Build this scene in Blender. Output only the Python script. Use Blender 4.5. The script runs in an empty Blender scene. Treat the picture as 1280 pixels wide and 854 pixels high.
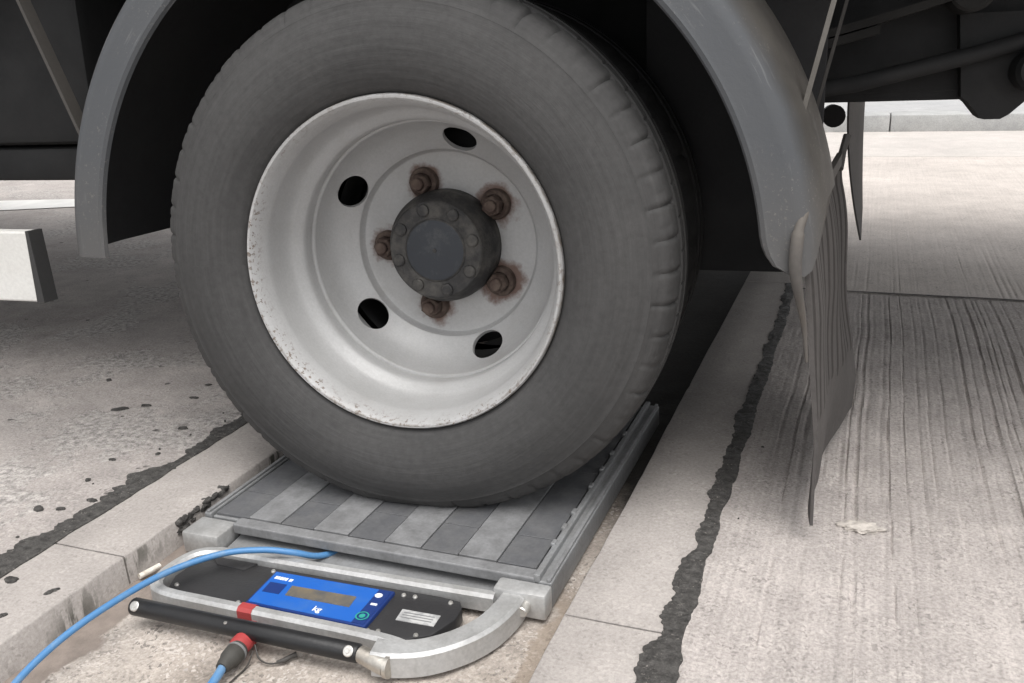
import bpy, bmesh, math, random
import numpy as np
from mathutils import Vector, Matrix
random.seed(4)
RNG = np.random.default_rng(11)
S = bpy.context.scene
COL = S.collection
PI = math.pi
R = math.radians

# ------------------------------------------------------------------ helpers
def tag(o, label=None, cat=None, group=None, kind=None):
    if label: o['label'] = label
    if cat: o['category'] = cat
    if group: o['group'] = group
    if kind: o['kind'] = kind
    return o

class MB:
    """collects shapes and links them as one mesh object"""
    def __init__(self):
        self.v, self.f, self.m = [], [], []
    def add(self, verts, faces, mi=0):
        b = len(self.v)
        self.v += [tuple(p) for p in verts]
        self.f += [tuple(i + b for i in f) for f in faces]
        self.m += [mi] * len(faces)
        return self
    def box(self, x0, x1, y0, y1, z0, z1, mi=0, bev=0.0, mat=None):
        bm = bmesh.new()
        bmesh.ops.create_cube(bm, size=1)
        for v in bm.verts:
            v.co = Vector(((x0 + x1) / 2 + v.co.x * (x1 - x0), (y0 + y1) / 2 + v.co.y * (y1 - y0), (z0 + z1) / 2 + v.co.z * (z1 - z0)))
        if bev:
            bmesh.ops.bevel(bm, geom=bm.edges[:], offset=bev, segments=2, profile=.5, affect='EDGES')
        return self.frombm(bm, mi, mat)
    def frombm(self, bm, mi=0, mat=None):
        bm.verts.index_update()
        if mat is not None:
            bm.transform(mat)
        self.add([v.co for v in bm.verts], [[v.index for v in f.verts] for f in bm.faces], mi)
        bm.free()
        return self
    def prism(self, pts, z0, z1, mi=0, bev=0.0):
        bm = bmesh.new()
        lo = [bm.verts.new((x, y, z0)) for x, y in pts]
        hi = [bm.verts.new((x, y, z1)) for x, y in pts]
        n = len(pts)
        bm.faces.new(hi); bm.faces.new(lo[::-1])
        for i in range(n):
            bm.faces.new((lo[i], lo[(i + 1) % n], hi[(i + 1) % n], hi[i]))
        bmesh.ops.recalc_face_normals(bm, faces=bm.faces[:])
        if bev:
            es = [e for e in bm.edges if all(abs(v.co.z - z1) < 1e-6 for v in e.verts)]
            bmesh.ops.bevel(bm, geom=es, offset=bev, segments=2, profile=.5, affect='EDGES')
        return self.frombm(bm, mi)
    def lathe(self, prof, n=64, axis='y', c=(0, 0, 0), mi=0, closed=False):
        """prof: (radius, along) revolved round the y axis (or z / x)"""
        vs, fs = [], []
        k = len(prof)
        for i in range(n):
            a = 2 * PI * i / n
            for r, y in prof:
                p = {'y': (r * math.cos(a), y, r * math.sin(a)), 'z': (r * math.cos(a), r * math.sin(a), y), 'x': (y, r * math.cos(a), r * math.sin(a))}[axis]
                vs.append((p[0] + c[0], p[1] + c[1], p[2] + c[2]))
        for i in range(n):
            j = (i + 1) % n
            for q in range(k if closed else k - 1):
                w = (q + 1) % k
                fs.append((i * k + q, j * k + q, j * k + w, i * k + w))
        return self.add(vs, fs, mi)
    def tube(self, pts, rad, n=12, mi=0, cap=True):
        pts = [Vector(p) for p in pts]
        rads = rad if isinstance(rad, (list, tuple)) else [rad] * len(pts)
        vs, fs = [], []
        up = None
        for i, p in enumerate(pts):
            t = (pts[min(i + 1, len(pts) - 1)] - pts[max(i - 1, 0)]).normalized()
            if up is None:
                up = Vector((0, 0, 1)) if abs(t.z) < .9 else Vector((1, 0, 0))
            a = t.cross(up).normalized(); b = a.cross(t).normalized(); up = b
            for k in range(n):
                w = 2 * PI * k / n
                vs.append(p + (a * math.cos(w) + b * math.sin(w)) * rads[i])
        for i in range(len(pts) - 1):
            for k in range(n):
                j = (k + 1) % n
                fs.append((i * n + k, i * n + j, i * n + n + j, i * n + n + k))
        if cap:
            fs.append(tuple(range(n))[::-1]); fs.append(tuple(range((len(pts) - 1) * n, len(pts) * n)))
        return self.add(vs, fs, mi)
    def sweep(self, path, w, h, ztop, mi=0, bev=.004, closed=False):
        """flat bar of width w and height h following a plan path"""
        P = [Vector((x, y)) for x, y in path]
        n = len(P)
        ws = w if isinstance(w, (list, tuple)) else [w] * n
        sec = [(-.5, -h, 0, 0), (.5, -h, 0, 0), (.5, -bev, 0, 0), (.5, 0, -bev, 0), (-.5, 0, bev, 0), (-.5, -bev, 0, 0)]
        vs, fs = [], []
        for i, p in enumerate(P):
            a = P[(i - 1) % n] if (closed or i > 0) else P[i]
            b = P[(i + 1) % n] if (closed or i < n - 1) else P[i]
            t = (b - a).normalized(); nn = Vector((-t.y, t.x))
            for s, dz, dx, _ in sec:
                q = p + nn * (s * ws[i] + dx)
                vs.append((q.x, q.y, ztop + dz))
        k = len(sec)
        for i in range(n if closed else n - 1):
            j = (i + 1) % n
            for q in range(k):
                e = (q + 1) % k
                fs.append((i * k + q, i * k + e, j * k + e, j * k + q))
        if not closed:
            fs.append(tuple(range(k))); fs.append(tuple(range((n - 1) * k, n * k))[::-1])
        return self.add(vs, fs, mi)
    def build(self, name, mats, parent=None, smooth=None, loc=None):
        me = bpy.data.meshes.new(name)
        me.from_pydata([tuple(map(float, p)) for p in self.v], [], self.f)
        me.polygons.foreach_set('material_index', self.m)
        for m in (mats if isinstance(mats, (list, tuple)) else [mats]):
            me.materials.append(m)
        bm = bmesh.new(); bm.from_mesh(me)
        bmesh.ops.recalc_face_normals(bm, faces=bm.faces[:])
        bm.to_mesh(me); bm.free()
        if smooth is not None:
            me.polygons.foreach_set('use_smooth', [True] * len(me.polygons))
            me.set_sharp_from_angle(angle=R(smooth))
        o = bpy.data.objects.new(name, me)
        COL.objects.link(o)
        if parent is not None:
            o.parent = parent
        if loc is not None:
            o.location = loc
        return o

def spline(pts, n=12, closed=False):
    """Catmull-Rom through the points"""
    P = [np.array(p, float) for p in pts]
    out = []
    N = len(P)
    for i in range(N if closed else N - 1):
        if closed:
            a, b, c, d = P[i - 1], P[i], P[(i + 1) % N], P[(i + 2) % N]
        else:
            b, c = P[i], P[i + 1]
            a = P[i - 1] if i > 0 else 2 * b - c
            d = P[i + 2] if i + 2 < N else 2 * c - b
        for k in range(n):
            t = k / n
            out.append(.5 * (2 * b + (c - a) * t + (2 * a - 5 * b + 4 * c - d) * t * t + (3 * b - a - 3 * c + d) * t ** 3))
    if not closed:
        out.append(P[-1])
    return [tuple(p) for p in out]

def vnoise(n, step, rng=RNG):
    """smooth 1-D noise of n samples with a knot every `step` samples"""
    k = int(n / step) + 4
    g = rng.uniform(-1, 1, k)
    x = np.arange(n) / step
    i = x.astype(int); t = x - i; t = t * t * (3 - 2 * t)
    return g[i] * (1 - t) + g[i + 1] * t

def vnoise2(X, Y, sx, sy, rng=RNG):
    g = rng.uniform(-1, 1, (97, 97))
    x = X / sx + 40.3; y = Y / sy + 37.7
    i = np.floor(x).astype(int); j = np.floor(y).astype(int)
    tx = x - i; ty = y - j
    tx = tx * tx * (3 - 2 * tx); ty = ty * ty * (3 - 2 * ty)
    i0, i1, j0, j1 = i % 97, (i + 1) % 97, j % 97, (j + 1) % 97
    return (g[i0, j0] * (1 - tx) + g[i1, j0] * tx) * (1 - ty) + (g[i0, j1] * (1 - tx) + g[i1, j1] * tx) * ty

# ------------------------------------------------------------------ materials
class NT:
    def __init__(self, name):
        self.m = bpy.data.materials.new(name); self.m.use_nodes = True
        self.t = self.m.node_tree; self.b = self.t.nodes['Principled BSDF']
        self.co = None
    def n(self, typ, **kw):
        x = self.t.nodes.new(typ)
        for k, v in kw.items():
            setattr(x, k, v)
        return x
    def ln(self, a, b): self.t.links.new(a, b)
    def coord(self):
        if self.co is None: self.co = self.n('ShaderNodeTexCoord').outputs['Object']
        return self.co
    def mapped(self, scale):
        m = self.n('ShaderNodeMapping'); m.inputs['Scale'].default_value = scale
        self.ln(self.coord(), m.inputs['Vector']); return m.outputs[0]
    def noise(self, scale, detail=4, rough=.6, vec=None, dist=0):
        x = self.n('ShaderNodeTexNoise'); x.inputs['Scale'].default_value = scale
        x.inputs['Detail'].default_value = detail; x.inputs['Roughness'].default_value = rough; x.inputs['Distortion'].default_value = dist
        self.ln(vec if vec is not None else self.coord(), x.inputs['Vector']); return x.outputs['Fac']
    def voro(self, scale, vec=None, out='Distance'):
        x = self.n('ShaderNodeTexVoronoi'); x.inputs['Scale'].default_value = scale
        self.ln(vec if vec is not None else self.coord(), x.inputs['Vector']); return x.outputs[out]
    def math(self, op, a, b=None, c=None):
        x = self.n('ShaderNodeMath', operation=op)
        for i, q in enumerate((a, b, c)):
            if q is None: continue
            if isinstance(q, (int, float)): x.inputs[i].default_value = q
            else: self.ln(q, x.inputs[i])
        return x.outputs[0]
    def ramp(self, fac, lo, hi, a=0., b=1.):
        x = self.n('ShaderNodeMapRange'); x.clamp = True
        for i, q in ((1, lo), (2, hi), (3, a), (4, b)): x.inputs[i].default_value = q
        self.ln(fac, x.inputs[0]); return x.outputs[0]
    def mix(self, fac, a, b, mode='MIX'):
        x = self.n('ShaderNodeMix', data_type='RGBA', blend_type=mode)
        if isinstance(fac, (int, float)): x.inputs[0].default_value = fac
        else: self.ln(fac, x.inputs[0])
        for i, q in ((6, a), (7, b)):
            if isinstance(q, tuple): x.inputs[i].default_value = (*q[:3], 1)
            else: self.ln(q, x.inputs[i])
        return x.outputs[2]
    def scale(self, col, fac):
        """multiply a colour by a scalar socket"""
        x = self.n('ShaderNodeVectorMath', operation='SCALE')
        if isinstance(col, tuple): x.inputs[0].default_value = col[:3]
        else: self.ln(col, x.inputs[0])
        self.ln(fac, x.inputs['Scale']); return x.outputs[0]
    def done(self, col, rough=.6, metal=0., height=None, dist=.001, strength=1., spec=None, coat=0):
        b = self.b
        if isinstance(col, tuple): b.inputs['Base Color'].default_value = (*col[:3], 1)
        else: self.ln(col, b.inputs['Base Color'])
        if isinstance(rough, (int, float)): b.inputs['Roughness'].default_value = rough
        else: self.ln(rough, b.inputs['Roughness'])
        if isinstance(metal, (int, float)): b.inputs['Metallic'].default_value = metal
        else: self.ln(metal, b.inputs['Metallic'])
        if spec is not None: b.inputs['Specular IOR Level'].default_value = spec
        if height is not None:
            bp = self.n('ShaderNodeBump'); bp.inputs['Distance'].default_value = dist; bp.inputs['Strength'].default_value = strength
            self.ln(height, bp.inputs['Height']); self.ln(bp.outputs[0], b.inputs['Normal'])
        return self.m

def concrete(name, base, tint, blot=.18, grain=.25, stones=.3, streak=0., pits=.0, bump=.0016, patch=None, shade_y=None, fillet=False, drips=False):
    k = NT(name)
    big = k.ramp(k.noise(1.7, 5, .65), .3, .7, 1 - blot, 1 + blot * .7)
    med = k.ramp(k.noise(11, 5, .7), .3, .7, 1 - blot * .7, 1 + blot * .7)
    fin = k.ramp(k.noise(210, 3, .75), .25, .75, 1 - grain, 1 + grain)
    f = k.math('MULTIPLY', k.math('MULTIPLY', big, med), fin)
    hue = k.mix(k.ramp(k.noise(2.6, 4), .35, .65), base, tint)
    if streak:
        st = k.ramp(k.noise(1, 4, .6, vec=k.mapped((150, 2.2, 1))), .32, .7, 1 - streak, 1 + streak * .6)
        f = k.math('MULTIPLY', f, st)
    wv = k.n('ShaderNodeTexNoise'); wv.inputs['Scale'].default_value = 120; k.ln(k.coord(), wv.inputs['Vector'])
    sc_ = k.n('ShaderNodeVectorMath', operation='SCALE'); k.ln(wv.outputs['Color'], sc_.inputs[0]); sc_.inputs['Scale'].default_value = .012
    ad = k.n('ShaderNodeVectorMath', operation='ADD'); k.ln(k.coord(), ad.inputs[0]); k.ln(sc_.outputs[0], ad.inputs[1])
    cell = k.voro(260, vec=ad.outputs[0], out='Color')
    sp = k.n('ShaderNodeSeparateColor'); k.ln(cell, sp.inputs[0])
    pale = k.math('MULTIPLY', k.ramp(sp.outputs[0], .80, .84), k.ramp(k.noise(14, 3), .42, .6))
    dark = k.math('MULTIPLY', k.ramp(sp.outputs[1], .86, .9), k.ramp(k.noise(17, 3), .4, .6))
    c = k.scale(hue, f)
    c = k.mix(k.math('MULTIPLY', pale, stones), c, (.62, .57, .53))
    c = k.mix(k.math('MULTIPLY', dark, stones), c, (.09, .082, .076))
    h = k.math('ADD', k.math('MULTIPLY', k.noise(160, 4, .7), .6), k.math('MULTIPLY', k.noise(34, 4, .6), .8))
    if patch:
        # worn, flaked skin: rougher paler aggregate shows through
        mk = k.ramp(k.noise(3.4, 7, .68, dist=.3), .5, .56)
        rough_st = k.ramp(k.noise(75, 4, .8), .38, .62, .5, 1.5)
        c = k.mix(k.math('MULTIPLY', mk, patch), c, k.scale((.39, .365, .345), rough_st))
        h = k.math('ADD', h, k.math('MULTIPLY', k.math('MULTIPLY', mk, k.noise(70, 4, .8)), 1.7))
    if pits:
        pm = k.ramp(k.noise(23, 3, .5), .70, .735)
        c = k.mix(k.math('MULTIPLY', pm, pits), c, (.05, .046, .043))
        h = k.math('SUBTRACT', h, k.math('MULTIPLY', pm, .8))
    if shade_y:  # shade under the truck painted into the floor colour, with a noisy edge
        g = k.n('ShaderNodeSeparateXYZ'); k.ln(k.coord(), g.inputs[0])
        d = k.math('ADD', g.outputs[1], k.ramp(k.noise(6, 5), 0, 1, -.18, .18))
        mk = k.ramp(d, shade_y, shade_y + .12)
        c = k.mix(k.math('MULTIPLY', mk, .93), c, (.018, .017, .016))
    if fillet or drips:
        g2 = k.n('ShaderNodeSeparateXYZ'); k.ln(k.coord(), g2.inputs[0])
    if fillet:      # smooth brown mortar run along the foot of the kerb
        e = k.math('ADD', g2.outputs[0], k.ramp(k.noise(9, 5), .2, .8, -.035, .035))
        mk = k.ramp(e, -.262, -.268)
        c = k.mix(mk, c, k.scale((.255, .215, .188), k.ramp(k.noise(40, 4), .3, .7, .85, 1.15)))
        e2 = k.ramp(k.math('ADD', g2.outputs[0], k.ramp(k.noise(14, 5), .2, .8, -.02, .02)), .262, .268)
        c = k.mix(k.math('MULTIPLY', k.math('MULTIPLY', e2, k.ramp(g2.outputs[1], -.08, -.14)), .6), c, (.27, .215, .165))
    if drips:       # dark weathering run down from the arris
        dn = k.noise(1, 4, .65, vec=k.mapped((6, 44, 10)))
        low = k.ramp(g2.outputs[2], -.0015, -.004)
        reg = k.ramp(k.noise(5, 2), .42, .55)
        mk = k.math('MULTIPLY', k.math('MULTIPLY', k.ramp(dn, .49, .56), low), reg)
        c = k.mix(k.math('MULTIPLY', mk, .9), c, (.060, .058, .046))
    return k.done(c, .92, height=h, dist=bump, spec=.25)

GC = (.40, .365, .335); GT = (.46, .41, .37)
M_slab = concrete('worn_concrete', (.375, .341, .321), (.435, .397, .374), patch=.8, pits=.75, blot=.22, grain=.3, bump=.0024)
M_groove = concrete('tined_concrete', (.375, .342, .321), (.43, .391, .368), streak=.13, stones=.38, blot=.17, grain=.34, bump=.0026)
M_groove_lit = concrete('lit_tined_concrete', (.49, .445, .41), (.54, .49, .45), streak=.07, stones=.35, blot=.12, grain=.25)  # brighter copy: stronger light past the joint painted into the colour
M_smooth = concrete('kerb_concrete', (.355, .326, .305), (.405, .372, .348), stones=.22, blot=.12, grain=.2, bump=.001, drips=True)
M_chan = concrete('channel_concrete', (.34, .295, .255), (.40, .36, .325), blot=.3, stones=.6, grain=.35, bump=.0025, shade_y=.10, fillet=True)
M_far = concrete('pale_gutter_concrete', (.47, .44, .41), (.51, .47, .44), blot=.1, stones=.15)
M_kerbface = concrete('grey_kerb_concrete', (.36, .36, .355), (.40, .40, .39), blot=.14, stones=.1)
M_pave = concrete('grey_pavement', (.37, .37, .37), (.41, .405, .40), blot=.1, stones=.1)

k = NT('tar')
c = k.scale((.070, .066, .062), k.ramp(k.noise(85, 5, .85), .32, .68, .4, 1.75))
c = k.mix(k.math('MULTIPLY', k.ramp(k.noise(230, 3, .8), .60, .66), k.ramp(k.noise(28, 3), .42, .6)), c, (.30, .275, .25))     # trapped pale grit
M_tar = k.done(c, k.ramp(k.noise(30, 3), .3, .7, .55, .95), height=k.math('ADD', k.noise(90, 5, .8), k.math('MULTIPLY', k.voro(70), .8)), dist=.006, spec=.3)
k = NT('joint_filler'); M_filler = k.done(k.scale((.07, .063, .058), k.ramp(k.noise(70, 4), .3, .7, .5, 1.5)), .95, height=k.noise(120, 4), dist=.003)
k = NT('white_road_paint'); M_line = k.done(k.scale((.74, .73, .70), k.ramp(k.noise(8, 5), .3, .7, .85, 1.05)), .8)
k = NT('pale_mortar'); M_mortar = k.done(k.scale((.47, .43, .39), k.ramp(k.noise(90, 4), .3, .7, .7, 1.25)), .95, height=k.noise(90, 4), dist=.004)

def rubber(name, base, dust, amt, rings=False):
    k = NT(name)
    d = k.ramp(k.noise(5, 6, .65), .3, .75, amt * .6, min(1, amt * 1.25))
    fine = k.ramp(k.noise(90, 4, .7), .3, .7, .88, 1.12)
    c = k.scale(k.mix(d, base, dust), fine)
    h = k.noise(140, 3)
    if rings:
        g = k.n('ShaderNodeSeparateXYZ'); k.ln(k.coord(), g.inputs[0])
        r = k.math('SQRT', k.math('ADD', k.math('POWER', g.outputs[0], 2), k.math('POWER', g.outputs[2], 2)))
        ang = k.math('ARCTAN2', g.outputs[2], g.outputs[0])
        cb = k.n('ShaderNodeCombineXYZ'); k.ln(r, cb.inputs[0]); k.ln(k.math('MULTIPLY', ang, .012), cb.inputs[1])
        st = k.noise(150, 4, .6, vec=cb.outputs[0])            # dust and scuffs drawn round the tyre
        c = k.scale(c, k.ramp(st, .3, .7, .9, 1.1))
        # narrow dark scuff bands and pale scrapes round the sidewall
        sc = k.ramp(k.noise(48, 2, .5, vec=cb.outputs[0]), .60, .72)
        c = k.mix(k.math('MULTIPLY', sc, .22), c, (.035, .034, .034))
        h = k.math('ADD', k.math('MULTIPLY', h, .5), st)
    return k.done(c, .82, height=h, dist=.0009, spec=.3)
M_tyre = rubber('tyre_rubber', (.034, .0337, .0337), (.074, .072, .0705), .64, True)
M_flap = rubber('flap_rubber', (.046, .043, .042), (.118, .108, .102), .6)
M_flapshade = rubber('shaded_flap_rubber', (.030, .027, .026), (.060, .054, .050), .5)
M_rubber = rubber('black_rubber', (.018, .018, .019), (.06, .058, .056), .3)

def plastic(name, base, dust, amt, rough=.55):
    k = NT(name)
    d = k.ramp(k.noise(4.5, 6, .62), .32, .75, 0, amt)
    c = k.scale(k.mix(d, base, dust), k.ramp(k.noise(170, 3), .3, .7, .94, 1.06))
    return k.done(c, k.ramp(k.noise(7, 4), .3, .7, rough - .08, rough + .15), height=k.noise(240, 2), dist=.0003, spec=.4)

def mudguard_mat():
    """grey plastic; brown road dust lies on the crown of the guard, further from the wheel axis"""
    k = NT('grey_mudguard_plastic')
    g = k.n('ShaderNodeSeparateXYZ'); k.ln(k.coord(), g.inputs[0])
    dx = k.math('SUBTRACT', g.outputs[0], .01)
    r = k.math('SQRT', k.math('ADD', k.math('POWER', dx, 2), k.math('POWER', g.outputs[2], 2)))
    band = k.ramp(k.math('ADD', r, k.ramp(k.noise(9, 5), 0, 1, -.016, .016)), .536, .556)
    c = k.mix(k.ramp(k.noise(5, 6), .35, .7, 0, .3), (.066, .070, .076), (.090, .090, .090))
    c = k.mix(k.math('MULTIPLY', band, .95), c, k.scale((.056, .051, .045), k.ramp(k.noise(12, 5), .3, .7, .7, 1.3)))
    sp = k.math('MULTIPLY', k.ramp(k.noise(170, 3, .8), .60, .66), k.ramp(k.noise(6, 4), .45, .65))
    c = k.mix(k.math('MULTIPLY', sp, .5), c, (.20, .185, .165))
    ang = k.math('ARCTAN2', g.outputs[2], dx)
    cb = k.n('ShaderNodeCombineXYZ'); k.ln(k.math('MULTIPLY', r, 140), cb.inputs[0]); k.ln(k.math('MULTIPLY', ang, 5), cb.inputs[1])
    scr = k.ramp(k.noise(1, 3, .6, vec=cb.outputs[0]), .62, .70)
    c = k.mix(k.math('MULTIPLY', scr, .28), c, (.20, .20, .20))
    low = k.ramp(k.math('ADD', g.outputs[2], k.ramp(k.noise(14, 5), 0, 1, -.06, .06)), .16, .0)
    c = k.mix(k.math('MULTIPLY', low, .35), c, (.13, .118, .105))
    return k.done(c, .58, height=k.noise(200, 2), dist=.0003, spec=.4)
M_guard = mudguard_mat()
M_liner = plastic('black_mudguard_liner', (.026, .026, .028), (.046, .045, .043), .5, .75)
M_dark = plastic('dark_chassis_paint', (.0125, .0128, .0135), (.028, .027, .026), .55, .75)
M_dirty = plastic('dusty_spring_steel', (.010, .010, .010), (.034, .031, .027), .6, .8)
M_blackbox = plastic('black_casing', (.022, .022, .024), (.085, .08, .076), .35, .42)
M_grip = plastic('black_grip_plastic', (.013, .013, .014), (.07, .068, .066), .25, .36)
M_stay = plastic('greyed_stay_steel', (.13, .122, .11), (.075, .066, .056), .7, .55)
M_staydark = plastic('dull_stay_steel', (.05, .046, .042), (.08, .072, .064), .6, .6)
M_body = plastic('grey_body_paint', (.11, .115, .125), (.16, .15, .14), .3, .4)
M_railwhite = plastic('white_rail_paint', (.66, .655, .63), (.40, .37, .33), .45, .45)
M_railend = plastic('grey_rail_cap', (.030, .030, .030), (.055, .052, .05), .4, .6)
M_roll = plastic('dusty_beige_rubber', (.085, .080, .076), (.17, .145, .118), .8, .75)
M_red = plastic('red_plastic', (.36, .040, .042), (.42, .16, .14), .55, .5)
M_plug = plastic('dark_plug_shell', (.045, .044, .04), (.12, .11, .095), .5, .55)
M_white = plastic('white_plastic', (.72, .70, .66), (.5, .47, .42), .35, .6)

def paint_rim():
    k = NT('silver_wheel_paint')
    g = k.n('ShaderNodeSeparateXYZ'); k.ln(k.coord(), g.inputs[0])
    X, Y, Z = g.outputs
    r = k.math('SQRT', k.math('ADD', k.math('POWER', X, 2), k.math('POWER', Z, 2)))
    c = k.mix(k.ramp(k.noise(7, 5, .6), .35, .7), (.425, .423, .420), (.37, .367, .362))
    c = k.scale(c, k.ramp(k.noise(260, 2), .3, .7, .95, 1.05))
    # rust specks along the flange
    lip = k.ramp(r, .2225, .228)
    low = k.ramp(k.math('ADD', Z, k.math('MULTIPLY', X, .5)), .16, -.20, .45, 1.)
    grp = k.ramp(k.noise(12, 4, .6), .34, .58)
    spk = k.ramp(k.noise(150, 3, .7), .555, .60)
    rust = k.math('MULTIPLY', k.math('MULTIPLY', spk, lip), k.math('MULTIPLY', grp, low))
    c = k.mix(k.math('MULTIPLY', rust, .95), c, k.mix(k.noise(60, 3), (.055, .032, .018), (.15, .09, .05)))
    band = k.math('MULTIPLY', k.ramp(k.math('ABSOLUTE', k.math('SUBTRACT', r, .2322)), .0022, .0006), k.ramp(k.noise(55, 4, .75), .42, .56))
    band = k.math('MULTIPLY', band, k.ramp(Z, -.08, -.19, .12, .9))
    grime = k.math('MAXIMUM', k.math('MULTIPLY', k.ramp(r, .2352, .2368), k.ramp(k.noise(30, 4, .7), .40, .58)), band)
    c = k.mix(k.math('MULTIPLY', grime, .75), c, (.11, .085, .06))
    # rust bled round the five nuts
    ang = k.math('SUBTRACT', k.math('ARCTAN2', Z, X), NUT0)
    w = k.math('WRAP', ang, PI / 5, -PI / 5)
    dx = k.math('SUBTRACT', k.math('MULTIPLY', r, k.math('COSINE', w)), .104)
    dz = k.math('MULTIPLY', r, k.math('SINE', w))
    d = k.math('SQRT', k.math('ADD', k.math('POWER', dx, 2), k.math('POWER', dz, 2)))
    d = k.math('ADD', d, k.ramp(k.noise(30, 4, .65), .25, .75, -.013, .011))
    st = k.math('MULTIPLY', k.ramp(k.math('SUBTRACT', d, k.math('MULTIPLY', k.ramp(k.math('SUBTRACT', X, k.math('MULTIPLY', Z, .5)), .02, .11), .007)), .034, .022), k.ramp(Y, .15, .17))
    c = k.mix(k.math('MULTIPLY', st, .92), c, k.mix(k.noise(45, 4), (.095, .045, .032), (.165, .095, .07)))
    # thin grime on the face and in the ring
    gm = k.ramp(k.noise(18, 6, .7), .52, .75)
    c = k.mix(k.math('MULTIPLY', gm, .22), c, (.24, .215, .19))
    return k.done(c, k.ramp(k.noise(12, 4), .3, .7, .40, .54), metal=.1, height=k.noise(180, 3), dist=.0004)
NUT0 = R(110)
M_rim = paint_rim()
k = NT('greasy_hub_steel')
c = k.mix(k.ramp(k.noise(24, 5, .7), .45, .68), (.034, .033, .033), (.10, .094, .085))
M_hub = k.done(c, k.ramp(k.noise(30, 4), .3, .7, .45, .8), metal=.3, height=k.noise(70, 4, .7), dist=.0016)
k = NT('hub_cap_dark_blue_grey')
c = k.mix(k.ramp(k.noise(34, 6, .75), .5, .8), (.032, .036, .043), (.085, .086, .086))
M_cap = k.done(c, .55, metal=.2, height=k.noise(60, 4), dist=.0008)
k = NT('rusty_nut')
c = k.mix(k.ramp(k.noise(60, 4), .35, .65), (.065, .042, .034), (.14, .105, .085))
M_nut = k.done(c, .8, metal=.3, height=k.noise(120, 4), dist=.001)

def metal(name, base, dirt, amt, rough=.4, sc=14, met=.85):
    k = NT(name)
    c = k.mix(k.ramp(k.noise(sc, 6, .65), .4, .72, 0, amt), base, dirt)
    c = k.scale(c, k.ramp(k.noise(190, 3), .3, .7, .9, 1.1))
    return k.done(c, k.ramp(k.noise(sc * 1.5, 5), .3, .7, rough - .08, rough + .22), metal=met, height=k.noise(130, 3), dist=.0005)
M_alu = metal('cast_aluminium', (.50, .50, .495), (.31, .30, .285), .7, .38, met=.4)
M_alud = metal('dull_aluminium_frame', (.27, .275, .28), (.19, .185, .18), .7, .5, met=.3)
M_slatl = metal('worn_aluminium_slat', (.255, .256, .26), (.15, .15, .15), .85, .55, sc=30, met=.25)
M_slatd = metal('dark_coated_slat', (.108, .11, .116), (.17, .168, .165), .6, .6, sc=20, met=.15)
M_steel = metal('bare_steel', (.55, .52, .47), (.3, .25, .2), .6, .35, met=.9)
M_bolt = metal('bright_bolt', (.72, .70, .66), (.4, .38, .35), .5, .35, sc=60)
k = NT('blue_membrane_panel'); M_blue = k.done(k.mix(k.ramp(k.noise(24, 4), .5, .8), (.016, .115, .46), (.05, .15, .42)), .38)
k = NT('navy_panel_edge'); M_navy = k.done((.012, .035, .16), .4)
k = NT('grey_display_glass'); M_lcd = k.done(k.mix(k.ramp(k.noise(38, 4), .35, .65), (.095, .097, .10), (.19, .155, .105)), .3)
k = NT('white_print'); M_print = k.done((.78, .80, .82), .5)
k = NT('green_print'); M_green = k.done((.03, .30, .24), .5)
k = NT('label_plate'); M_plate = k.done(k.mix(k.ramp(k.noise(70, 3), .45, .6), (.60, .595, .585), (.40, .40, .40)), .4, metal=.2)
k = NT('blue_cable_sheath'); M_cable = k.done(k.mix(k.ramp(k.noise(50, 4), .5, .75), (.075, .215, .43), (.15, .26, .40)), .42)
k = NT('cigarette_paper'); M_butt = k.done(k.mix(k.ramp(k.noise(90, 3), .4, .7), (.74, .71, .65), (.55, .49, .40)), .85)

# ------------------------------------------------------------------ setting
def structure(o): return tag(o, kind='structure')

def sheet(name, xs, ys, zf, mat, skirt=0.0):
    X, Y = np.meshgrid(np.array(xs, float), np.array(ys, float))
    Z = zf(X, Y)
    nx, ny = len(xs), len(ys)
    v = np.stack([X.ravel(), Y.ravel(), Z.ravel()], 1).tolist()
    f = [(j * nx + i, j * nx + i + 1, (j + 1) * nx + i + 1, (j + 1) * nx + i) for j in range(ny - 1) for i in range(nx - 1)]
    if skirt:
        ring = [(0, i) for i in range(nx)] + [(j, nx - 1) for j in range(1, ny)] + [(ny - 1, i) for i in range(nx - 2, -1, -1)] + [(j, 0) for j in range(ny - 2, 0, -1)]
        b = len(v); n = len(ring)
        v += [[X[j, i], Y[j, i], Z[j, i] - skirt] for j, i in ring]
        f += [(ring[q][0] * nx + ring[q][1], b + q, b + (q + 1) % n, ring[(q + 1) % n][0] * nx + ring[(q + 1) % n][1]) for q in range(n)]
    m = MB(); m.add(v, f)
    o = m.build(name, mat, smooth=40)
    return structure(o)

def steps(*seg):
    out = []
    for a, b, d in seg:
        n = max(1, int(round((b - a) / d)))
        out += [a + (b - a) * i / n for i in range(n)]
    return out + [seg[-1][1]]

flat = lambda X, Y: np.zeros_like(X)
sheet('ground', steps((-150, 150, 30)), steps((-80, 200, 40)), lambda X, Y: 0 * X - .10, M_pave)
XJ = 1.338                                     # the joint across the slabs
# channel the weigh pad sits in
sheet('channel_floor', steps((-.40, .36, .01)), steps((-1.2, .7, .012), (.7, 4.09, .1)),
      lambda X, Y: -.046 + .0022 * vnoise2(X, Y, .03, .03) + .002 * vnoise2(X, Y, .11, .13), M_chan)

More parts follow.
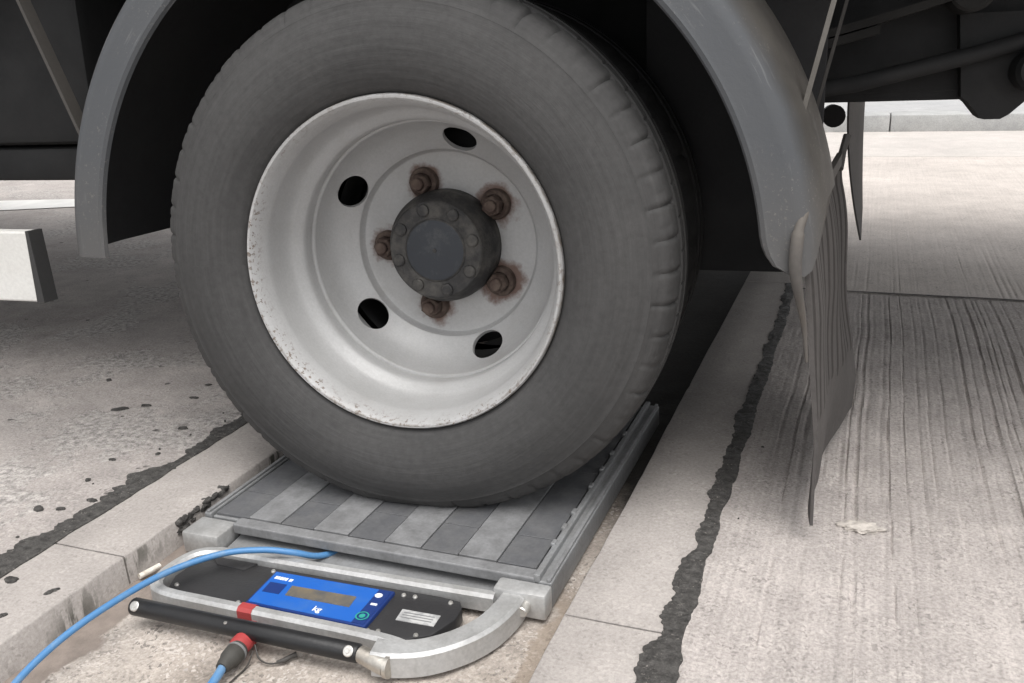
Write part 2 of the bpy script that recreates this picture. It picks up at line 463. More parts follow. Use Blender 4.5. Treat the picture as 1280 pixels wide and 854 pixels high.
def worn_slab(X, Y):
    m = np.clip((vnoise2(X, Y, .22, .2) + vnoise2(X, Y, .07, .07) * .6 - .15) * 3, 0, 1)
    return -.0022 * m * (1 + vnoise2(X, Y, .018, .018)) + .0008 * vnoise2(X, Y, .3, .3)
sheet('concrete_slab', steps((-9, -1.7, .5), (-1.7, -.470, .012)), steps((-3, -.7, .2), (-.7, 1.0, .012), (1.0, 4.09, .1)), worn_slab, M_slab, .08)

def tined(X, Y):
    wob = .006 * vnoise2(Y, X, .6, .9) + .0018 * vnoise2(Y, X, .13, .25)
    U = X + wob + .05 * np.clip(X - 1.0, 0, 2) * np.clip(Y - .6, 0, 3)
    n = 2400; d = .0013
    p = np.zeros(n)
    i = 4
    while i < n - 10:                          # irregular tine marks 10 to 40 mm apart
        w = int(RNG.integers(2, 6)); dep = RNG.uniform(.2, 1) ** 1.3
        p[i:i + w] -= dep * 1.1
        p[i + w:i + w + 2] += .25 * dep; p[i - 2:i] += .25 * dep
        i += w + int(RNG.integers(4, 20))
    p = np.convolve(p, [.2, .6, .2], 'same') + .07 * RNG.uniform(-1, 1, n)
    q = np.clip((U - .40) / d, 0, n - 2); a = q.astype(int); t = q - a
    h = p[a] * (1 - t) + p[a + 1] * t
    fade = np.clip(.75 + .35 * vnoise2(X, Y, .12, .35) + .25 * vnoise2(X, Y, .03, .12), .1, 1.2)
    fade *= np.clip(.55 + (Y + .05) * 1.0, .46, 1)          # worn down near the front
    fade *= np.clip((X - .462) / .05, 0, 1)
    fade *= np.clip((3.0 - Y) / 2.4, 0, 1)
    brk = np.clip(.8 + .5 * vnoise2(X, Y, .02, .05), .2, 1)
    jt = np.clip(np.abs(Y - XJ) / .03, 0, 1)
    return .0056 * h * fade * brk * jt + .0008 * vnoise2(X, Y, .007, .012) + .0005 * vnoise2(X, Y, .2, .2)
xs_t = steps((.4385, 1.75, .0024), (1.75, 2.4, .03), (2.4, 9, .5))
sheet('tined_concrete_slab', xs_t, steps((-3, -.75, .25), (-.75, XJ, .011)), tined, M_groove, .08)
sheet('tined_concrete_slab', xs_t, steps((XJ + .0005, 2.2, .03), (2.2, 4.09, .09)), lambda X, Y: .62 * tined(X, Y), M_groove_lit, .08)

# smooth concrete edging strips each side of the channel
def edging(name, x0, x1, ys, face):
    """strip with a chipped arris on the channel side; face = -1 (channel on the left) or +1"""
    ycols = steps(*ys)
    n = len(ycols)
    w1, w2, w3 = vnoise(n, 3), vnoise(n, 9), vnoise(n, 30)
    chip = np.clip(w2 * .9 + w1 * .5 - .55, 0, 1) * .012
    v, f = [], []
    prof = 6
    for j, y in enumerate(ycols):
        e = x1 if face > 0 else x0
        s = face
        wob = .0018 * w3[j] + .0006 * w1[j]
        o = x0 if face > 0 else x1
        c = .003 + chip[j]
        pts = [(o, -.08), (o, 0), ((o + e) / 2, .0004 * w3[j]), (e - s * c + wob, .0003), (e + wob - s * c * .25, -c * .7), (e + wob + s * .002, -.085)]
        v += [(x, y, z) for x, z in pts]
    for j in range(n - 1):
        for q in range(prof - 1):
            f.append((j * prof + q, j * prof + q + 1, (j + 1) * prof + q + 1, (j + 1) * prof + q))
    f.append(tuple(range(prof))); f.append(tuple(range((n - 1) * prof, n * prof))[::-1])
    m = MB(); m.add(v, f)
    return structure(m.build(name, M_smooth, smooth=50))
edging('edging_strip', -.462, -.322, [(-2, -.2705, .012)], 1)
edging('edging_strip', -.462, -.322, [(-.2675, .75, .012), (.75, 1.33, .1)], 1)
edging('edging_strip', -.462, -.322, [(1.334, 4.09, .2)], 1)
edging('edging_strip', .302, .437, [(-2, -.2155, .012)], -1)
edging('edging_strip', .302, .437, [(-.2125, .75, .012), (.75, 1.40, .05)], -1)
edging('edging_strip', .302, .437, [(1.404, 4.09, .2)], -1)

def tar_strip(x, hl, hr, rl, rr, y0, y1, z=.0026, dy=.003, taper=False):
    """poured joint: hl / hr mean half widths left and right, rl / rr how ragged each side is"""
    n = int((y1 - y0) / dy)
    def edge():
        q = np.abs(vnoise(n, 34)) * .9 + vnoise(n, 13) * .55 + vnoise(n, 5) * .22 + vnoise(n, 1.7) * .17
        return q
    a, b = edge(), edge()
    m = MB(); v, f = [], []
    h1, h2, h3 = vnoise(n, 1.01), vnoise(n, 2), vnoise(n, 2)
    for j in range(n):
        y = y0 + dy * j
        k_ = 1 + (.32 * min(1, max(0, (-.03 - y) / .2)) - .12 * min(1, max(0, (y - .3) / .6)) if taper else 0)
        l = x - max(.0025, hl + rl * a[j]) * k_; r = x + max(.0105 if taper else .0025, hr + rr * b[j]) * k_
        q = (r - l)
        v += [(l, y, -.006), (l + .0012, y, z * .7), (l + q * .3, y, z + .0009 * h1[j]), (l + q * .6, y, z + .0009 * h2[j]), (r - .0012, y, z * .7), (r, y, -.006)]
    for j in range(n - 1):
        for q in range(5):
            f.append((j * 6 + q, j * 6 + q + 1, (j + 1) * 6 + q + 1, (j + 1) * 6 + q))
    m.add(v, f)
    return m
t1 = tar_strip(.4325, .0115, .0120, .0110, .0050, -1.5, 1.40, taper=True)
structure(t1.build('tar_joint', M_tar, smooth=60))
t2 = tar_strip(-.466, .013, .0165, .027, .0022, -1.5, 1.2)
# loose blots of tar spread beside the left joint
def blot(m, x, y, r, el=1.5, ang=.5, z=.0035):
    n = 18; p0 = random.random() * 6; r *= .86
    rr = [r * (1 + .28 * math.sin(2 * i / n * 2 * PI + p0) + random.uniform(-.2, .2)) for i in range(n)]
    ring, top = [], []
    for i in range(n):
        w = 2 * PI * i / n
        ux, uy = rr[i] * math.cos(w) * el, rr[i] * math.sin(w)
        px, py = x + ux * math.cos(ang) - uy * math.sin(ang), y + ux * math.sin(ang) + uy * math.cos(ang)
        ring.append((px, py, -.004)); top.append((x + (px - x) * .8, y + (py - y) * .8, z * .6))
    v = ring + top + [(x, y, z)]
    f = [(i, (i + 1) % n, n + (i + 1) % n, n + i) for i in range(n)] + [(n + i, n + (i + 1) % n, 2 * n) for i in range(n)]
    m.add(v, f)
structure(t2.build('tar_joint', M_tar, smooth=60))
m = MB()
for (x, y, r, e) in ((-.747, .17, .013, 1.7), (-.563, -.196, .009, 1.2), (-.528, -.186, .005, 1.6), (-.564, -.095, .005, 1.5), (-.71, .201, .007, 1.6), (-.557, .128, .006, 1.5),
                     (-.583, -.021, .006, 1.4), (-.43, -.362, .010, 1.2), (-.353, -.367, .006, 1.8), (-.372, -.43, .006, 1.6), (-.64, .26, .008, 1.4), (-.52, .02, .005, 1.3), (-.50, -.15, .007, 1.5),
                     (-.66, .33, .006, 1.6), (-.90, .30, .006, 1.5)):
    blot(m, x, y, r, e, random.uniform(.2, .9))
for q in range(34):      # crumbs of broken tar along both joints
    side = random.random() < .85
    blot(m, random.gauss(-.505, .022) if side else random.choice((.402, .468)) + random.gauss(0, .006), random.uniform(-.5, .6), random.uniform(.0012, .0034), random.uniform(1, 1.6), random.uniform(0, 3), .002)
for q in range(60):      # broken bitumen in the chipped arris beside the pad
    t_ = random.random()
    bm = bmesh.new(); bmesh.ops.create_icosphere(bm, subdivisions=2, radius=1)
    e_ = random.uniform(.5, 1.2)
    for vv in bm.verts: vv.co = Vector((vv.co.x * .006, vv.co.y * .010, vv.co.z * .0045)) * e_ * random.uniform(.7, 1.3)
    m.frombm(bm, 0, Matrix.Translation((-.3265 + random.uniform(-.004, .003), -.170 + .125 * t_, -.0040 - .022 * random.random() ** 1.5 * (1 - t_))))
structure(m.build('tar_spots', M_tar, smooth=60))
# joint running across the tined slab, and a crack in the right edging strip
m = MB()
n = 260; a, b = vnoise(n, 3), vnoise(n, 11)
v, f = [], []
for j in range(n):
    x = .46 + 3.6 * j / (n - 1); y = XJ + .004 * b[j] - .012 * (x - .6)
    v += [(x, y - .006 - .003 * a[j], .0026), (x, y + .006 + .003 * b[j], .0026)]
for j in range(n - 1): f.append((2 * j, 2 * j + 2, 2 * j + 3, 2 * j + 1))
m.add(v, f)
structure(m.build('slab_joint', M_filler))
m = MB()
bm = bmesh.new(); bmesh.ops.create_icosphere(bm, subdivisions=4, radius=1)
for vv in bm.verts:
    s = 1 + .25 * math.sin(vv.co.x * 7 + 1) * math.cos(vv.co.y * 6) + random.uniform(-.08, .08)
    vv.co = Vector((vv.co.x * .028 * s, vv.co.y * .014 * s, max(vv.co.z, -.3) * .005 * s))
m.frombm(bm, 0, Matrix.Translation((.628, .096, .002)))
structure(m.build('mortar_lump', M_mortar, smooth=50))

# far side of the yard
sheet('gutter', steps((-30, 30, 3)), [4.09, 5.34], lambda X, Y: 0 * X + .001, M_far, .05)
m = MB()
x = -20.
while x < 20:
    m.box(x, x + .895, 5.34, 5.62, -.05, .105 + .002 * random.random(), 0, .012); x += .9
structure(m.build('kerb', M_kerbface, smooth=40))
m = MB(); m.box(-40, 40, 5.62, 60, -.05, .094); structure(m.build('pavement', M_pave))
m = MB()
v = [(-4.5, 1.54, .004), (-2.4, 2.40, .004), (-2.4, 2.552, .004), (-4.5, 2.06, .004)]
m.add(v, [(0, 1, 2, 3)]); structure(m.build('painted_line', M_line))

# ------------------------------------------------------------------ the truck
ZC, YAW, TILT = .362, .0894, -.0458
MR = Matrix.Rotation(YAW, 4, 'Z') @ Matrix.Rotation(TILT, 4, 'X')
truck = bpy.data.objects.new('truck', None); COL.objects.link(truck)
W0 = Vector((0, 0, ZC))
truck.location = W0 + MR @ Vector((0, 0, -ZC)); truck.rotation_euler = (TILT, 0, YAW)
tag(truck, 'dark underside of a grey truck standing with its rear wheel on the weigh pad', 'truck')
UP = (0, 0, ZC)                                # parts are drawn about the wheel centre

def tyre_mesh(y_off=0., flip=False, squash=True, zshift=0., seg=14, pitches=54):
    """tyre with notched shoulder blocks; sits flattened on the pad"""
    half = [(.2335, .012), (.2365, .003), (.243, -.006), (.255, -.0145), (.268, -.0193), (.280, -.0222), (.292, -.0235), (.312, -.0225), (.330, -.018), (.338, -.0154), (.345, -.0125), (.3525, -.0085), (.3545, -.0085), (.357, -.006),
            (.363, -.0025), (.369, .0015), (.3745, .006), (.3785, .012), (.3815, .020), (.3838, .030), (.3852, .038), (.3856, .042)]
    mid = .090
    prof = list(half)
    gro = [(.3856, .0445), (.377, .0455), (.377, .051), (.3875, .052), (.3885, .062), (.3892, .071), (.380, .0725), (.380, .078), (.3900, .0795), (.3902, .09)]
    prof += gro
    prof += [(r, 2 * mid - y) for r, y in (prof[:-1])[::-1]]
    n = seg * pitches
    v, f = [], []
    K = len(prof)
    rj = RNG.uniform(.35, 1.25, pitches); rb = RNG.uniform(-.0008, .0008, pitches); ry = RNG.uniform(0, .012, pitches)
    soft = {0: 1., 1: .45, seg - 1: .3}
    for i in range(n):
        a = 2 * PI * i / n
        ph = i % seg
        for r, y in prof:
            yy = y
            d = min(y, 2 * mid - y)
            pi_ = i // seg
            if r > .3535 and d < .0435:
                r += rb[pi_] * min(1, (r - .3535) / .01)
                if ph in soft and d > ry[pi_] - .009:
                    r -= (.0043 if r > .36 else .0014) * soft[ph] * rj[pi_]
                elif ph in (5, 6) and .004 < d < .02:
                    r -= .0012 * rj[pi_ - 3]
            if r > .38 and ph in (7,) and .05 < d < .075:
                r -= .002
            x, z = r * math.cos(a), r * math.sin(a)
            if flip: yy = 2 * mid - yy
            yy += y_off
            if squash:
                p = Vector((x, yy, z))
                wz = (MR @ p + W0).z
                if a > PI:
                    # sidewall bulges out over the patch
                    s = max(0, -math.sin(a)) ** 10
                    bl = max(0, 1 - abs(r - .315) / .075)
                    sgn = -1 if (y < mid) != flip else 1
                    yy += sgn * .010 * s * bl
                    z += .012 * s * max(0, (r - .24) / .14) * .5
                    wz = (MR @ Vector((x, yy, z)) + W0).z
                if wz < .0008:
                    z += .0008 - wz
            v.append((x, yy, z))
    for i in range(n):
        j = (i + 1) % n
        for q in range(K - 1):
            f.append((i * K + q, j * K + q, j * K + q + 1, i * K + q + 1))
    m = MB(); m.add(v, f); return m

# steel wheel: rim barrel, disc with five hand holes
def steel_wheel():
    m = MB()
    rim = [(.2345, .016), (.2368, .006), (.2378, -.001), (.2370, -.0062), (.2348, -.0090), (.2318, -.0086), (.2292, -.0050), (.2262, .003), (.2236, .012), (.2216, .020), (.2208, .0245), (.2206, .028), (.2209, .033), (.2212, .044), (.2208, .058), (.2195, .067), (.2168, .0755), (.2142, .0805), (.2120, .0830),
           (.2050, .0905), (.2012, .0945), (.1995, .098), (.1988, .104), (.1984, .1165), (.1998, .1185), (.1996, .1205), (.1965, .1212), (.1952, .1228), (.1945, .126), (.1955, .130), (.197, .17), (.2000, .19), (.2225, .2), (.2225, .205), (.204, .195), (.202, .17), (.202, .12), (.207, .098), (.218, .086), (.2255, .07), (.2275, .04), (.2285, .02)]
    m.lathe(rim, 144)
    # disc
    bm = bmesh.new()
    prof = [(.1952, .124), (.1940, .134), (.1915, .147), (.1865, .160), (.178, .1705), (.169, .1785), (.160, .1850), (.155, .1885), (.1525, .1900), (.1508, .1915), (.1492, .1965), (.1478, .2015), (.1455, .2040), (.142, .2050), (.135, .2052), (.12, .2052), (.09, .2052), (.06, .2052)]
    t = .009
    back = [(r - .001 if r > .15 else r, y + t) for r, y in prof[::-1]]
    ring = prof + back
    n = 120; K = len(ring)
    vs = []
    for i in range(n):
        a = 2 * PI * i / n
        vs.append([bm.verts.new((r * math.cos(a), y, r * math.sin(a))) for r, y in ring])
    for i in range(n):
        j = (i + 1) % n
        for q in range(K):
            w = (q + 1) % K
            bm.faces.new((vs[i][q], vs[j][q], vs[j][w], vs[i][w]))
    bmesh.ops.recalc_face_normals(bm, faces=bm.faces[:])
    me = bpy.data.meshes.new('disc'); bm.to_mesh(me); bm.free()
    d = bpy.data.objects.new('disc', me); COL.objects.link(d)
    cut = MB()
    for k_ in range(1, 5):
        a = R(5.5 + 72 * k_)
        # axis of the hole follows the slope of the disc
        c = Vector((.1725 * math.cos(a), .177, .1725 * math.sin(a)))
        nrm = Vector((-.62 * math.cos(a), -.78, -.62 * math.sin(a))).normalized()
        tan = Vector((-math.sin(a), 0, math.cos(a)))
        rad = nrm.cross(tan)
        N = 36
        A = [c + tan * (.0278 * math.cos(2 * PI * q / N)) + rad * (.0243 * math.sin(2 * PI * q / N)) - nrm * .03 for q in range(N)]
        B = [p + nrm * .06 for p in A]
        cut.add(A + B, [tuple(range(N))[::-1], tuple(range(N, 2 * N))] + [(q, (q + 1) % N, N + (q + 1) % N, N + q) for q in range(N)])
    c = cut.build('cutter', M_rim)
    md = d.modifiers.new('b', 'BOOLEAN'); md.object = c; md.operation = 'DIFFERENCE'; md.solver = 'EXACT'
    bpy.context.view_layer.update()
    ev = d.evaluated_get(bpy.context.evaluated_depsgraph_get())
    me2 = bpy.data.meshes.new_from_object(ev)
    m.add([v.co.copy() for v in me2.vertices], [tuple(p.vertices) for p in me2.polygons])
    bpy.data.objects.remove(d); bpy.data.objects.remove(c)
    return m
wheel = steel_wheel().build('wheel', M_rim, truck, smooth=28, loc=UP)
tag(wheel, 'silver steel disc wheel with rust specks on its rim')
tyre_mesh().build('tyre', M_tyre, wheel, smooth=42)
# hub: flange, barrel, ring of bolt heads and centre cap
m = MB()
hub = [(.0885, .2055), (.0885, .180), (.087, .170), (.0835, .161), (.080, .155), (.0775, .149), (.0760, .1450), (.0735, .1430), (.050, .1435), (.049, .1425), (.0468, .1408), (.0440, .1402), (.0, .1395)]
m.lathe(hub, 72)
for k_ in range(8):
    a = R(15 + 45 * k_)
    bx, bz = .0635 * math.cos(a), .0635 * math.sin(a)
    mm = MB(); mm.lathe([(.0, .1382), (.0076, .1384), (.0096, .1396), (.0102, .1445)], 10, c=(bx, 0, bz)); m.add(mm.v, mm.f)
    mm = MB(); mm.lathe([(.0104, .1430), (.0122, .1436), (.0124, .1450)], 20, c=(bx, 0, bz)); m.add(mm.v, mm.f)
hubo = m.build('hub', [M_hub, M_cap], wheel, smooth=30)
for p in hubo.data.polygons:
    c = p.center
    if math.hypot(c.x, c.z) < .0475 and c.y < .1423: p.material_index = 1
mm = MB(); mm.lathe([(.0, .1380), (.003, .1380), (.0034, .1396)], 12); 
mm.build('hub_screw', M_hub, wheel, smooth=30)
# lug nuts with their cup collars and stud ends
nutm = MB()
nutm.lathe([(.0245, .0055), (.0245, -.004), (.0225, -.009), (.0185, -.0115), (.0165, -.012)], 28)
nutm.lathe([(.0165, -.010), (.0165, -.026), (.0148, -.0285), (.0105, -.0292)], 6)
nutm.lathe([(.0098, -.027), (.0098, -.0345), (.0086, -.0362), (0, -.0365)], 20)
first = None
for k_ in range(5):
    a = NUT0 - k_ * 2 * PI / 5
    loc = (.104 * math.cos(a), .2045, .104 * math.sin(a))
    if first is None:
        first = nutm.build('lug_nut', M_nut, wheel, smooth=30, loc=loc); o = first
    else:
        o = first.copy(); COL.objects.link(o); o.parent = wheel; o.location = loc
    o.rotation_euler = (0, -a + .3 * k_, 0)
m = MB()
m.lathe([(.200, .207), (.205, .30), (.222, .34), (.234, .36)], 72)
m.lathe([(0, .232), (.10, .232), (.165, .236), (.178, .245), (.180, .40), (0, .402)], 72)
m.build('brake_drum', M_dark, wheel, smooth=40)
m = tyre_mesh(y_off=.262, seg=6)
m.build('tyre', M_rubber, wheel, smooth=42)

# mudguard, swept over the wheel
GX = .010
def guard():
    m = MB()
    out = [(.4790, -.0165), (.4815, -.0225), (.4870, -.0245), (.4925, -.0225), (.5200, -.0215), (.5320, -.0185), (.5405, -.0105), (.5460, .001), (.5530, .018), (.5590, .030), (.5640, .050), (.5720, .085), (.5770, .13), (.5775, .29), (.573, .42), (.567, .46)]
    inn = [(.561, .455), (.567, .41), (.5715, .29), (.571, .13), (.566, .088), (.558, .052), (.550, .030), (.542, .008), (.5335, -.010), (.525, -.0155), (.50, -.0165), (.488, -.0155)]
    prof = out + inn; K = len(prof); no = len(out)
    n = 120
    a0 = R(178.9)
    v, f, mi = [], [], []
    for i in range(n + 1):
        t = i / n
        e = min(i, n - i) / n
        # rounded-off corner of the lip at the lower right end
        fr = max(0, (t - .965) / .035)
        for q, (r, y) in enumerate(prof):
            sm = min(1, max(0, (r - .535) / .035)); sm = sm * sm * (3 - 2 * sm)
            a = a0 + (R(.6) + R(9.5) * sm - a0) * t
            rr = r
            if r < .52 and fr > 0: rr = r + (.52 - r) * (1 - math.sqrt(max(0, 1 - fr * fr)))
            v.append((GX + rr * math.cos(a), y, rr * math.sin(a)))
    for i in range(n):
        for q in range(K):
            w = (q + 1) % K
            f.append((i * K + q, i * K + w, (i + 1) * K + w, (i + 1) * K + q)); mi.append(1 if no <= q < K - 1 else 0)
    f.append(tuple(range(K))); f.append(tuple(range(n * K, (n + 1) * K))[::-1]); mi += [0, 0]
    m.add(v, f); m.m = mi
    return m
mg = guard().build('mudguard', [M_guard, M_liner], truck, smooth=35, loc=UP)
mg.data.polygons.foreach_set('material_index', mg.data.polygons[0].material_index and [0] * len(mg.data.polygons) or [p.material_index for p in mg.data.polygons])

# stays that carry the mudguard
def flat_stay(p0, p1, w, t, foot=None):
    m = MB()
    p0, p1 = Vector(p0), Vector(p1)
    d = (p1 - p0).normalized(); s = Vector((0, 1, 0)); s = (s - d * s.dot(d)).normalized(); u = d.cross(s)
    def bar(a, b):
        vs = [p + s * (sx * w / 2) + u * (sz * t / 2) for p in (a, b) for sx, sz in ((-1, -1), (1, -1), (1, 1), (-1, 1))]
        m.add(vs, [(0, 1, 2, 3), (7, 6, 5, 4), (0, 4, 5, 1), (1, 5, 6, 2), (2, 6, 7, 3), (3, 7, 4, 0)])
    bar(p0, p1)
    if foot is not None:
        s0 = s.copy()
        f = Vector(foot); d2 = (f - p1).normalized(); u = d2.cross(s0).normalized()
        bar(p1, f)
    return m
flat_stay((.585, .045, .44), (.5255, .045, .176), .011, .006, (.540, .045, .148)).build('mudguard_stay', M_stay, truck, loc=UP)
flat_stay((.612, .36, .44), (.556, .36, .19), .011, .005, (.568, .36, .15)).build('mudguard_stay', M_staydark, truck, loc=UP)
flat_stay((-.628, .035, .47), (-.530, .05, .175), .024, .005).build('mudguard_stay', M_staydark, truck, loc=UP)

# ribbed mud flap behind the wheel
def mud_flap(far=False):
    nz, ny = 44, 170
    yw = .425
    ztop, zbot = .075, -.325
    def X(y, z):
        t = max(0., (ztop - z) / (ztop - zbot))
        s = y / yw
        near = .527 + .046 * min(1, t * 1.35) ** .8 - .006 * t
        farx = .594 + .048 * min(1, t * 1.2) ** .9
        e = 1.0 + 1.6 * max(0, t - .35)                 # the lower part curls
        return near + (farx - near) * s ** e
    m = MB(); v, f = [], []
    th = .0042
    for side in (0, 1):
        for j in range(nz + 1):
            for i in range(ny + 1):
                s = i / ny; y = .004 + s * yw
                top = .052 + .055 * s + .02 * math.sin(s * 7) * s
                zb = zbot - .012 * (1 - s) + .006 * math.sin(s * 9) + .008 * s
                z = top + (zb - top) * j / nz
                rib = 0
                zz = -.205 - .0 * s
                if side and zz < z:
                    rib = .0020 * (1 - (max(0, math.sin(s * yw / .036 * 2 * PI - .6)) ** 3)) * min(1, (z - zz) / .01)
                x = X(y, z) + .004 * math.sin(z * 23 + 1) * s + .003 * math.sin(y * 31 + z * 9)
                v.append((x + (th + rib if side else 0), y, z))
    W = ny + 1; B = W * (nz + 1)
    for j in range(nz):
        for i in range(ny):
            a = j * W + i
            f.append((a, a + 1, a + W + 1, a + W)); f.append((B + a, B + a + W, B + a + W + 1, B + a + 1))
    for j in range(nz):
        a = j * W; f.append((a, a + W, B + a + W, B + a)); a += ny; f.append((a, B + a, B + a + W, a + W))
    for i in range(ny):
        f.append((i, B + i, B + i + 1, i + 1)); a = nz * W + i; f.append((a, a + 1, B + a + 1, B + a))
    m.add(v, f)
    return m
fl = mud_flap().build('mud_flap', [M_flap, M_flapshade], truck, smooth=35, loc=UP)
for p in fl.data.polygons:                     # shade between the ribs painted as a darker rubber
    c = p.center
    if c.z > -.205 and math.sin((c.y - .004) / .036 * 2 * PI - .6) > .45 and abs(p.normal.x) > .3: p.material_index = 1
tag(fl, 'dusty ribbed rubber mud flap hanging curled behind the wheel')
# clamp strip and rolled rubber edge holding the flap
m = MB()
m.tube(spline([(.540, -.004, .088), (.5325, -.020, .066), (.530, -.0275, .042), (.530, -.028, .018), (.5335, -.024, -.006), (.539, -.012, -.032), (.5455, .002, -.066), (.5505, .006, -.110)], 6), [.004] + [.0060] * 7 + [.0078] * 10 + [.0078 - .00024 * q for q in range(25)], 14)
m.build('rubber_roll', M_roll, fl, smooth=50)
m = MB()
for i, (p, q) in enumerate((((.548, .04, .082), (.593, .33, .118)),)):
    a, b = Vector(p), Vector(q); d = (b - a).normalized(); u = Vector((0, 0, 1)); s = d.cross(u)
    vs = [c + s * sx * .004 + u * sz * .009 for c in (a, b) for sx, sz in ((-1, -1), (1, -1), (1, 1), (-1, 1))]
    m.add(vs, [(0, 1, 2, 3), (7, 6, 5, 4), (0, 4, 5, 1), (1, 5, 6, 2), (2, 6, 7, 3), (3, 7, 4, 0)])
m.tube([(.596, .36, .10), (.600, .38, .125), (.606, .39, .15)], .006, 8)
m.build('flap_clamp', M_staydark, fl)

# far-side guard, wheel and flap
m = MB()
prof = [(.40, 1.52), (.55, 1.50), (.566, 1.55), (.57, 1.9), (.55, 1.95), (.48, 1.95)]
v, f = [], []
for i in range(49):
    a = R(176) + R(-172) * i / 48
    for r, y in prof: v.append((GX + .01 + r * math.cos(a), y, r * math.sin(a) + .085))
for i in range(48):
    for q in range(5): f.append((i * 6 + q, i * 6 + q + 1, (i + 1) * 6 + q + 1, (i + 1) * 6 + q))
m.add(v, f); m.tube([(.640, 1.50, .135), (.655, 1.92, .125)], .030, 18); m.build('mudguard', M_liner, truck, smooth=40, loc=UP)
m = tyre_mesh(y_off=1.72, squash=False, seg=4); m.v = [(x, y, z + .085) for x, y, z in m.v]
m.build('tyre', M_tyre, truck, smooth=42, loc=UP)
m = MB()
nz, ny = 16, 10
v, f = [], []
for side in (0, 1):
    for j in range(nz + 1):
        for i in range(ny + 1):
            s, t = i / ny, j / nz
            z = .17 + (-.165 - .035 * (1 - s) - .17) * t
            x = .672 + .072 * s + .054 * t ** 1.8 * (1 - .72 * s) + side * .005
            v.append((x, 1.50 + .42 * s, z))
W = ny + 1; B = W * (nz + 1)
for j in range(nz):
    for i in range(ny):
        a = j * W + i; f.append((a, a + 1, a + W + 1, a + W)); f.append((B + a, B + a + W, B + a + W + 1, B + a + 1))
for j in range(nz):
    a = j * W; f.append((a, a + W, B + a + W, B + a)); a += ny; f.append((a, B + a, B + a + W, a + W))
for i in range(ny):
    f.append((i, B + i, B + i + 1, i + 1)); a = nz * W + i; f.append((a, a + 1, B + a + 1, B + a))
m.add(v, f)
ff = m.build('mud_flap', M_flap, truck, smooth=35, loc=UP)
tag(ff, 'narrow plain mud flap hanging on the far side')

# chassis: rails, cross members, axle, springs, load bed
m = MB()
for y in (.60, 1.27):
    m.box(-5, 1.75, y - .035, y + .035, .205, .43, 0, .006)
m.box(-5, 1.75, .566, .63, .195, .21, 0, .002)
for x in (-2.2, -1.1, -.35, .42, 1.1, 1.70): m.box(x, x + .07, .63, 1.24, .25, .41, 0, .005)
m.build('chassis_frame', M_dark, truck, loc=UP)
m = MB()
m.tube([(0, .42, .02), (0, 1.5, .07)], .062, 20)
m.lathe([(.06, .75), (.15, .80), (.185, .90), (.185, .96), (.15, 1.06), (.06, 1.12)], 28, c=(0, 0, .04))
m.build('axle', M_dark, truck, smooth=40, loc=UP)
def leaf(y):
    m = MB()
    for q in range(5):
        L = .78 - .13 * q
        z0 = .235 - .016 * q
        pts = []
        for i in range(25):
            s = -1 + 2 * i / 24
            pts.append((s * L, z0 + .12 * (s * L / .78) ** 2))
        vs, fs = [], []
        for x, z in pts:
            vs += [(x, y - .035, z), (x, y + .035, z), (x, y + .035, z + .013), (x, y - .035, z + .013)]
        for i in range(24):
            for e in range(4):
                g = (e + 1) % 4
                fs.append((i * 4 + e, i * 4 + g, (i + 1) * 4 + g, (i + 1) * 4 + e))
        fs.append((0, 1, 2, 3)); fs.append((99, 98, 97, 96))
        m.add(vs, fs)
    for x in (-.78, .78):
        m.lathe([(.0, -.038), (.03, -.038), (.034, -.034), (.034, .034), (.03, .038), (0, .038)], 20, c=(x, y, .362))
    return m
for y in (.50,):
    leaf(y).build('leaf_spring', M_dirty, truck, smooth=35, loc=UP)
m = MB()
m.box(.28, .572, .452, .462, -.084, .46, 0, .002)
m.build('splash_panel', M_liner, truck, loc=UP)
m = MB()          # hanger with shackle at the rear end of the spring
m.prism([(.788, .200), (.800, .190), (.818, .168), (.826, .163), (.850, .163), (.862, .170), (.885, .192), (.915, .207), (.94, .215), (.96, .33), (.775, .33)], 0, 1)
m.v = [(x, .535 + .055 * z, y) for x, y, z in m.v]
m.lathe([(0, .47), (.026, .47), (.032, .48), (.032, .53)], 24, c=(.885, 0, .238))
m.lathe([(0, .458), (.012, .458), (.014, .47)], 6, c=(.885, 0, .238))
m.build('spring_hanger', M_dark, truck, smooth=30, loc=UP)
m = MB()          # torsion bar and exhaust pipe running back
m.tube([(.45, .49, .205), (.62, .50, .226), (.80, .51, .266), (.93, .52, .30), (1.3, .53, .34)], .014, 14)
m.tube([(.48, .80, .25), (.7, .82, .27), (1.0, .84, .33), (1.5, .86, .36)], .032, 14)
m.build('exhaust_pipe', M_dark, truck, smooth=40, loc=UP)
m = MB()
m.box(-5, 1.8, .0, 1.96, .56, .62, 0, .004)
for i in range(14): m.box(-4.6 + .46 * i, -4.54 + .46 * i, .03, 1.93, .455, .558, 0, .003)
m.build('load_bed', M_dark, truck, loc=UP)
m = MB()  # unseen body added above the bed, kept low to let sky light past
m.box(-5, 1.8, -.02, .02, .63, 1.03, 0, .008); m.box(-5, 1.8, 1.94, 1.98, .63, 1.03, 0, .008)
m.box(-5, -4.96, .02, 1.94, .63, 1.03, 0, .008); m.box(1.76, 1.8, .02, 1.94, .63, 1.03, 0, .008)
m.build('unseen_dropsides', M_body, truck, loc=UP)
m = MB()          # tank hanging ahead of the wheel
m.box(-2.3, -.66, .22, .72, .165, .50, 0, .02)
m.box(-2.3, -.665, .235, .70, .10, .160, 0, .01)
m.build('fuel_tank', M_dark, truck, smooth=30, loc=UP)
m = MB()          # side guard rail, white, ending ahead of the wheel
m.box(-3.2, -.603, -.03, -.003, -.062, .049, 0, .003)
gr = m.build('side_guard_rail', M_railwhite, truck, loc=UP)
m = MB()
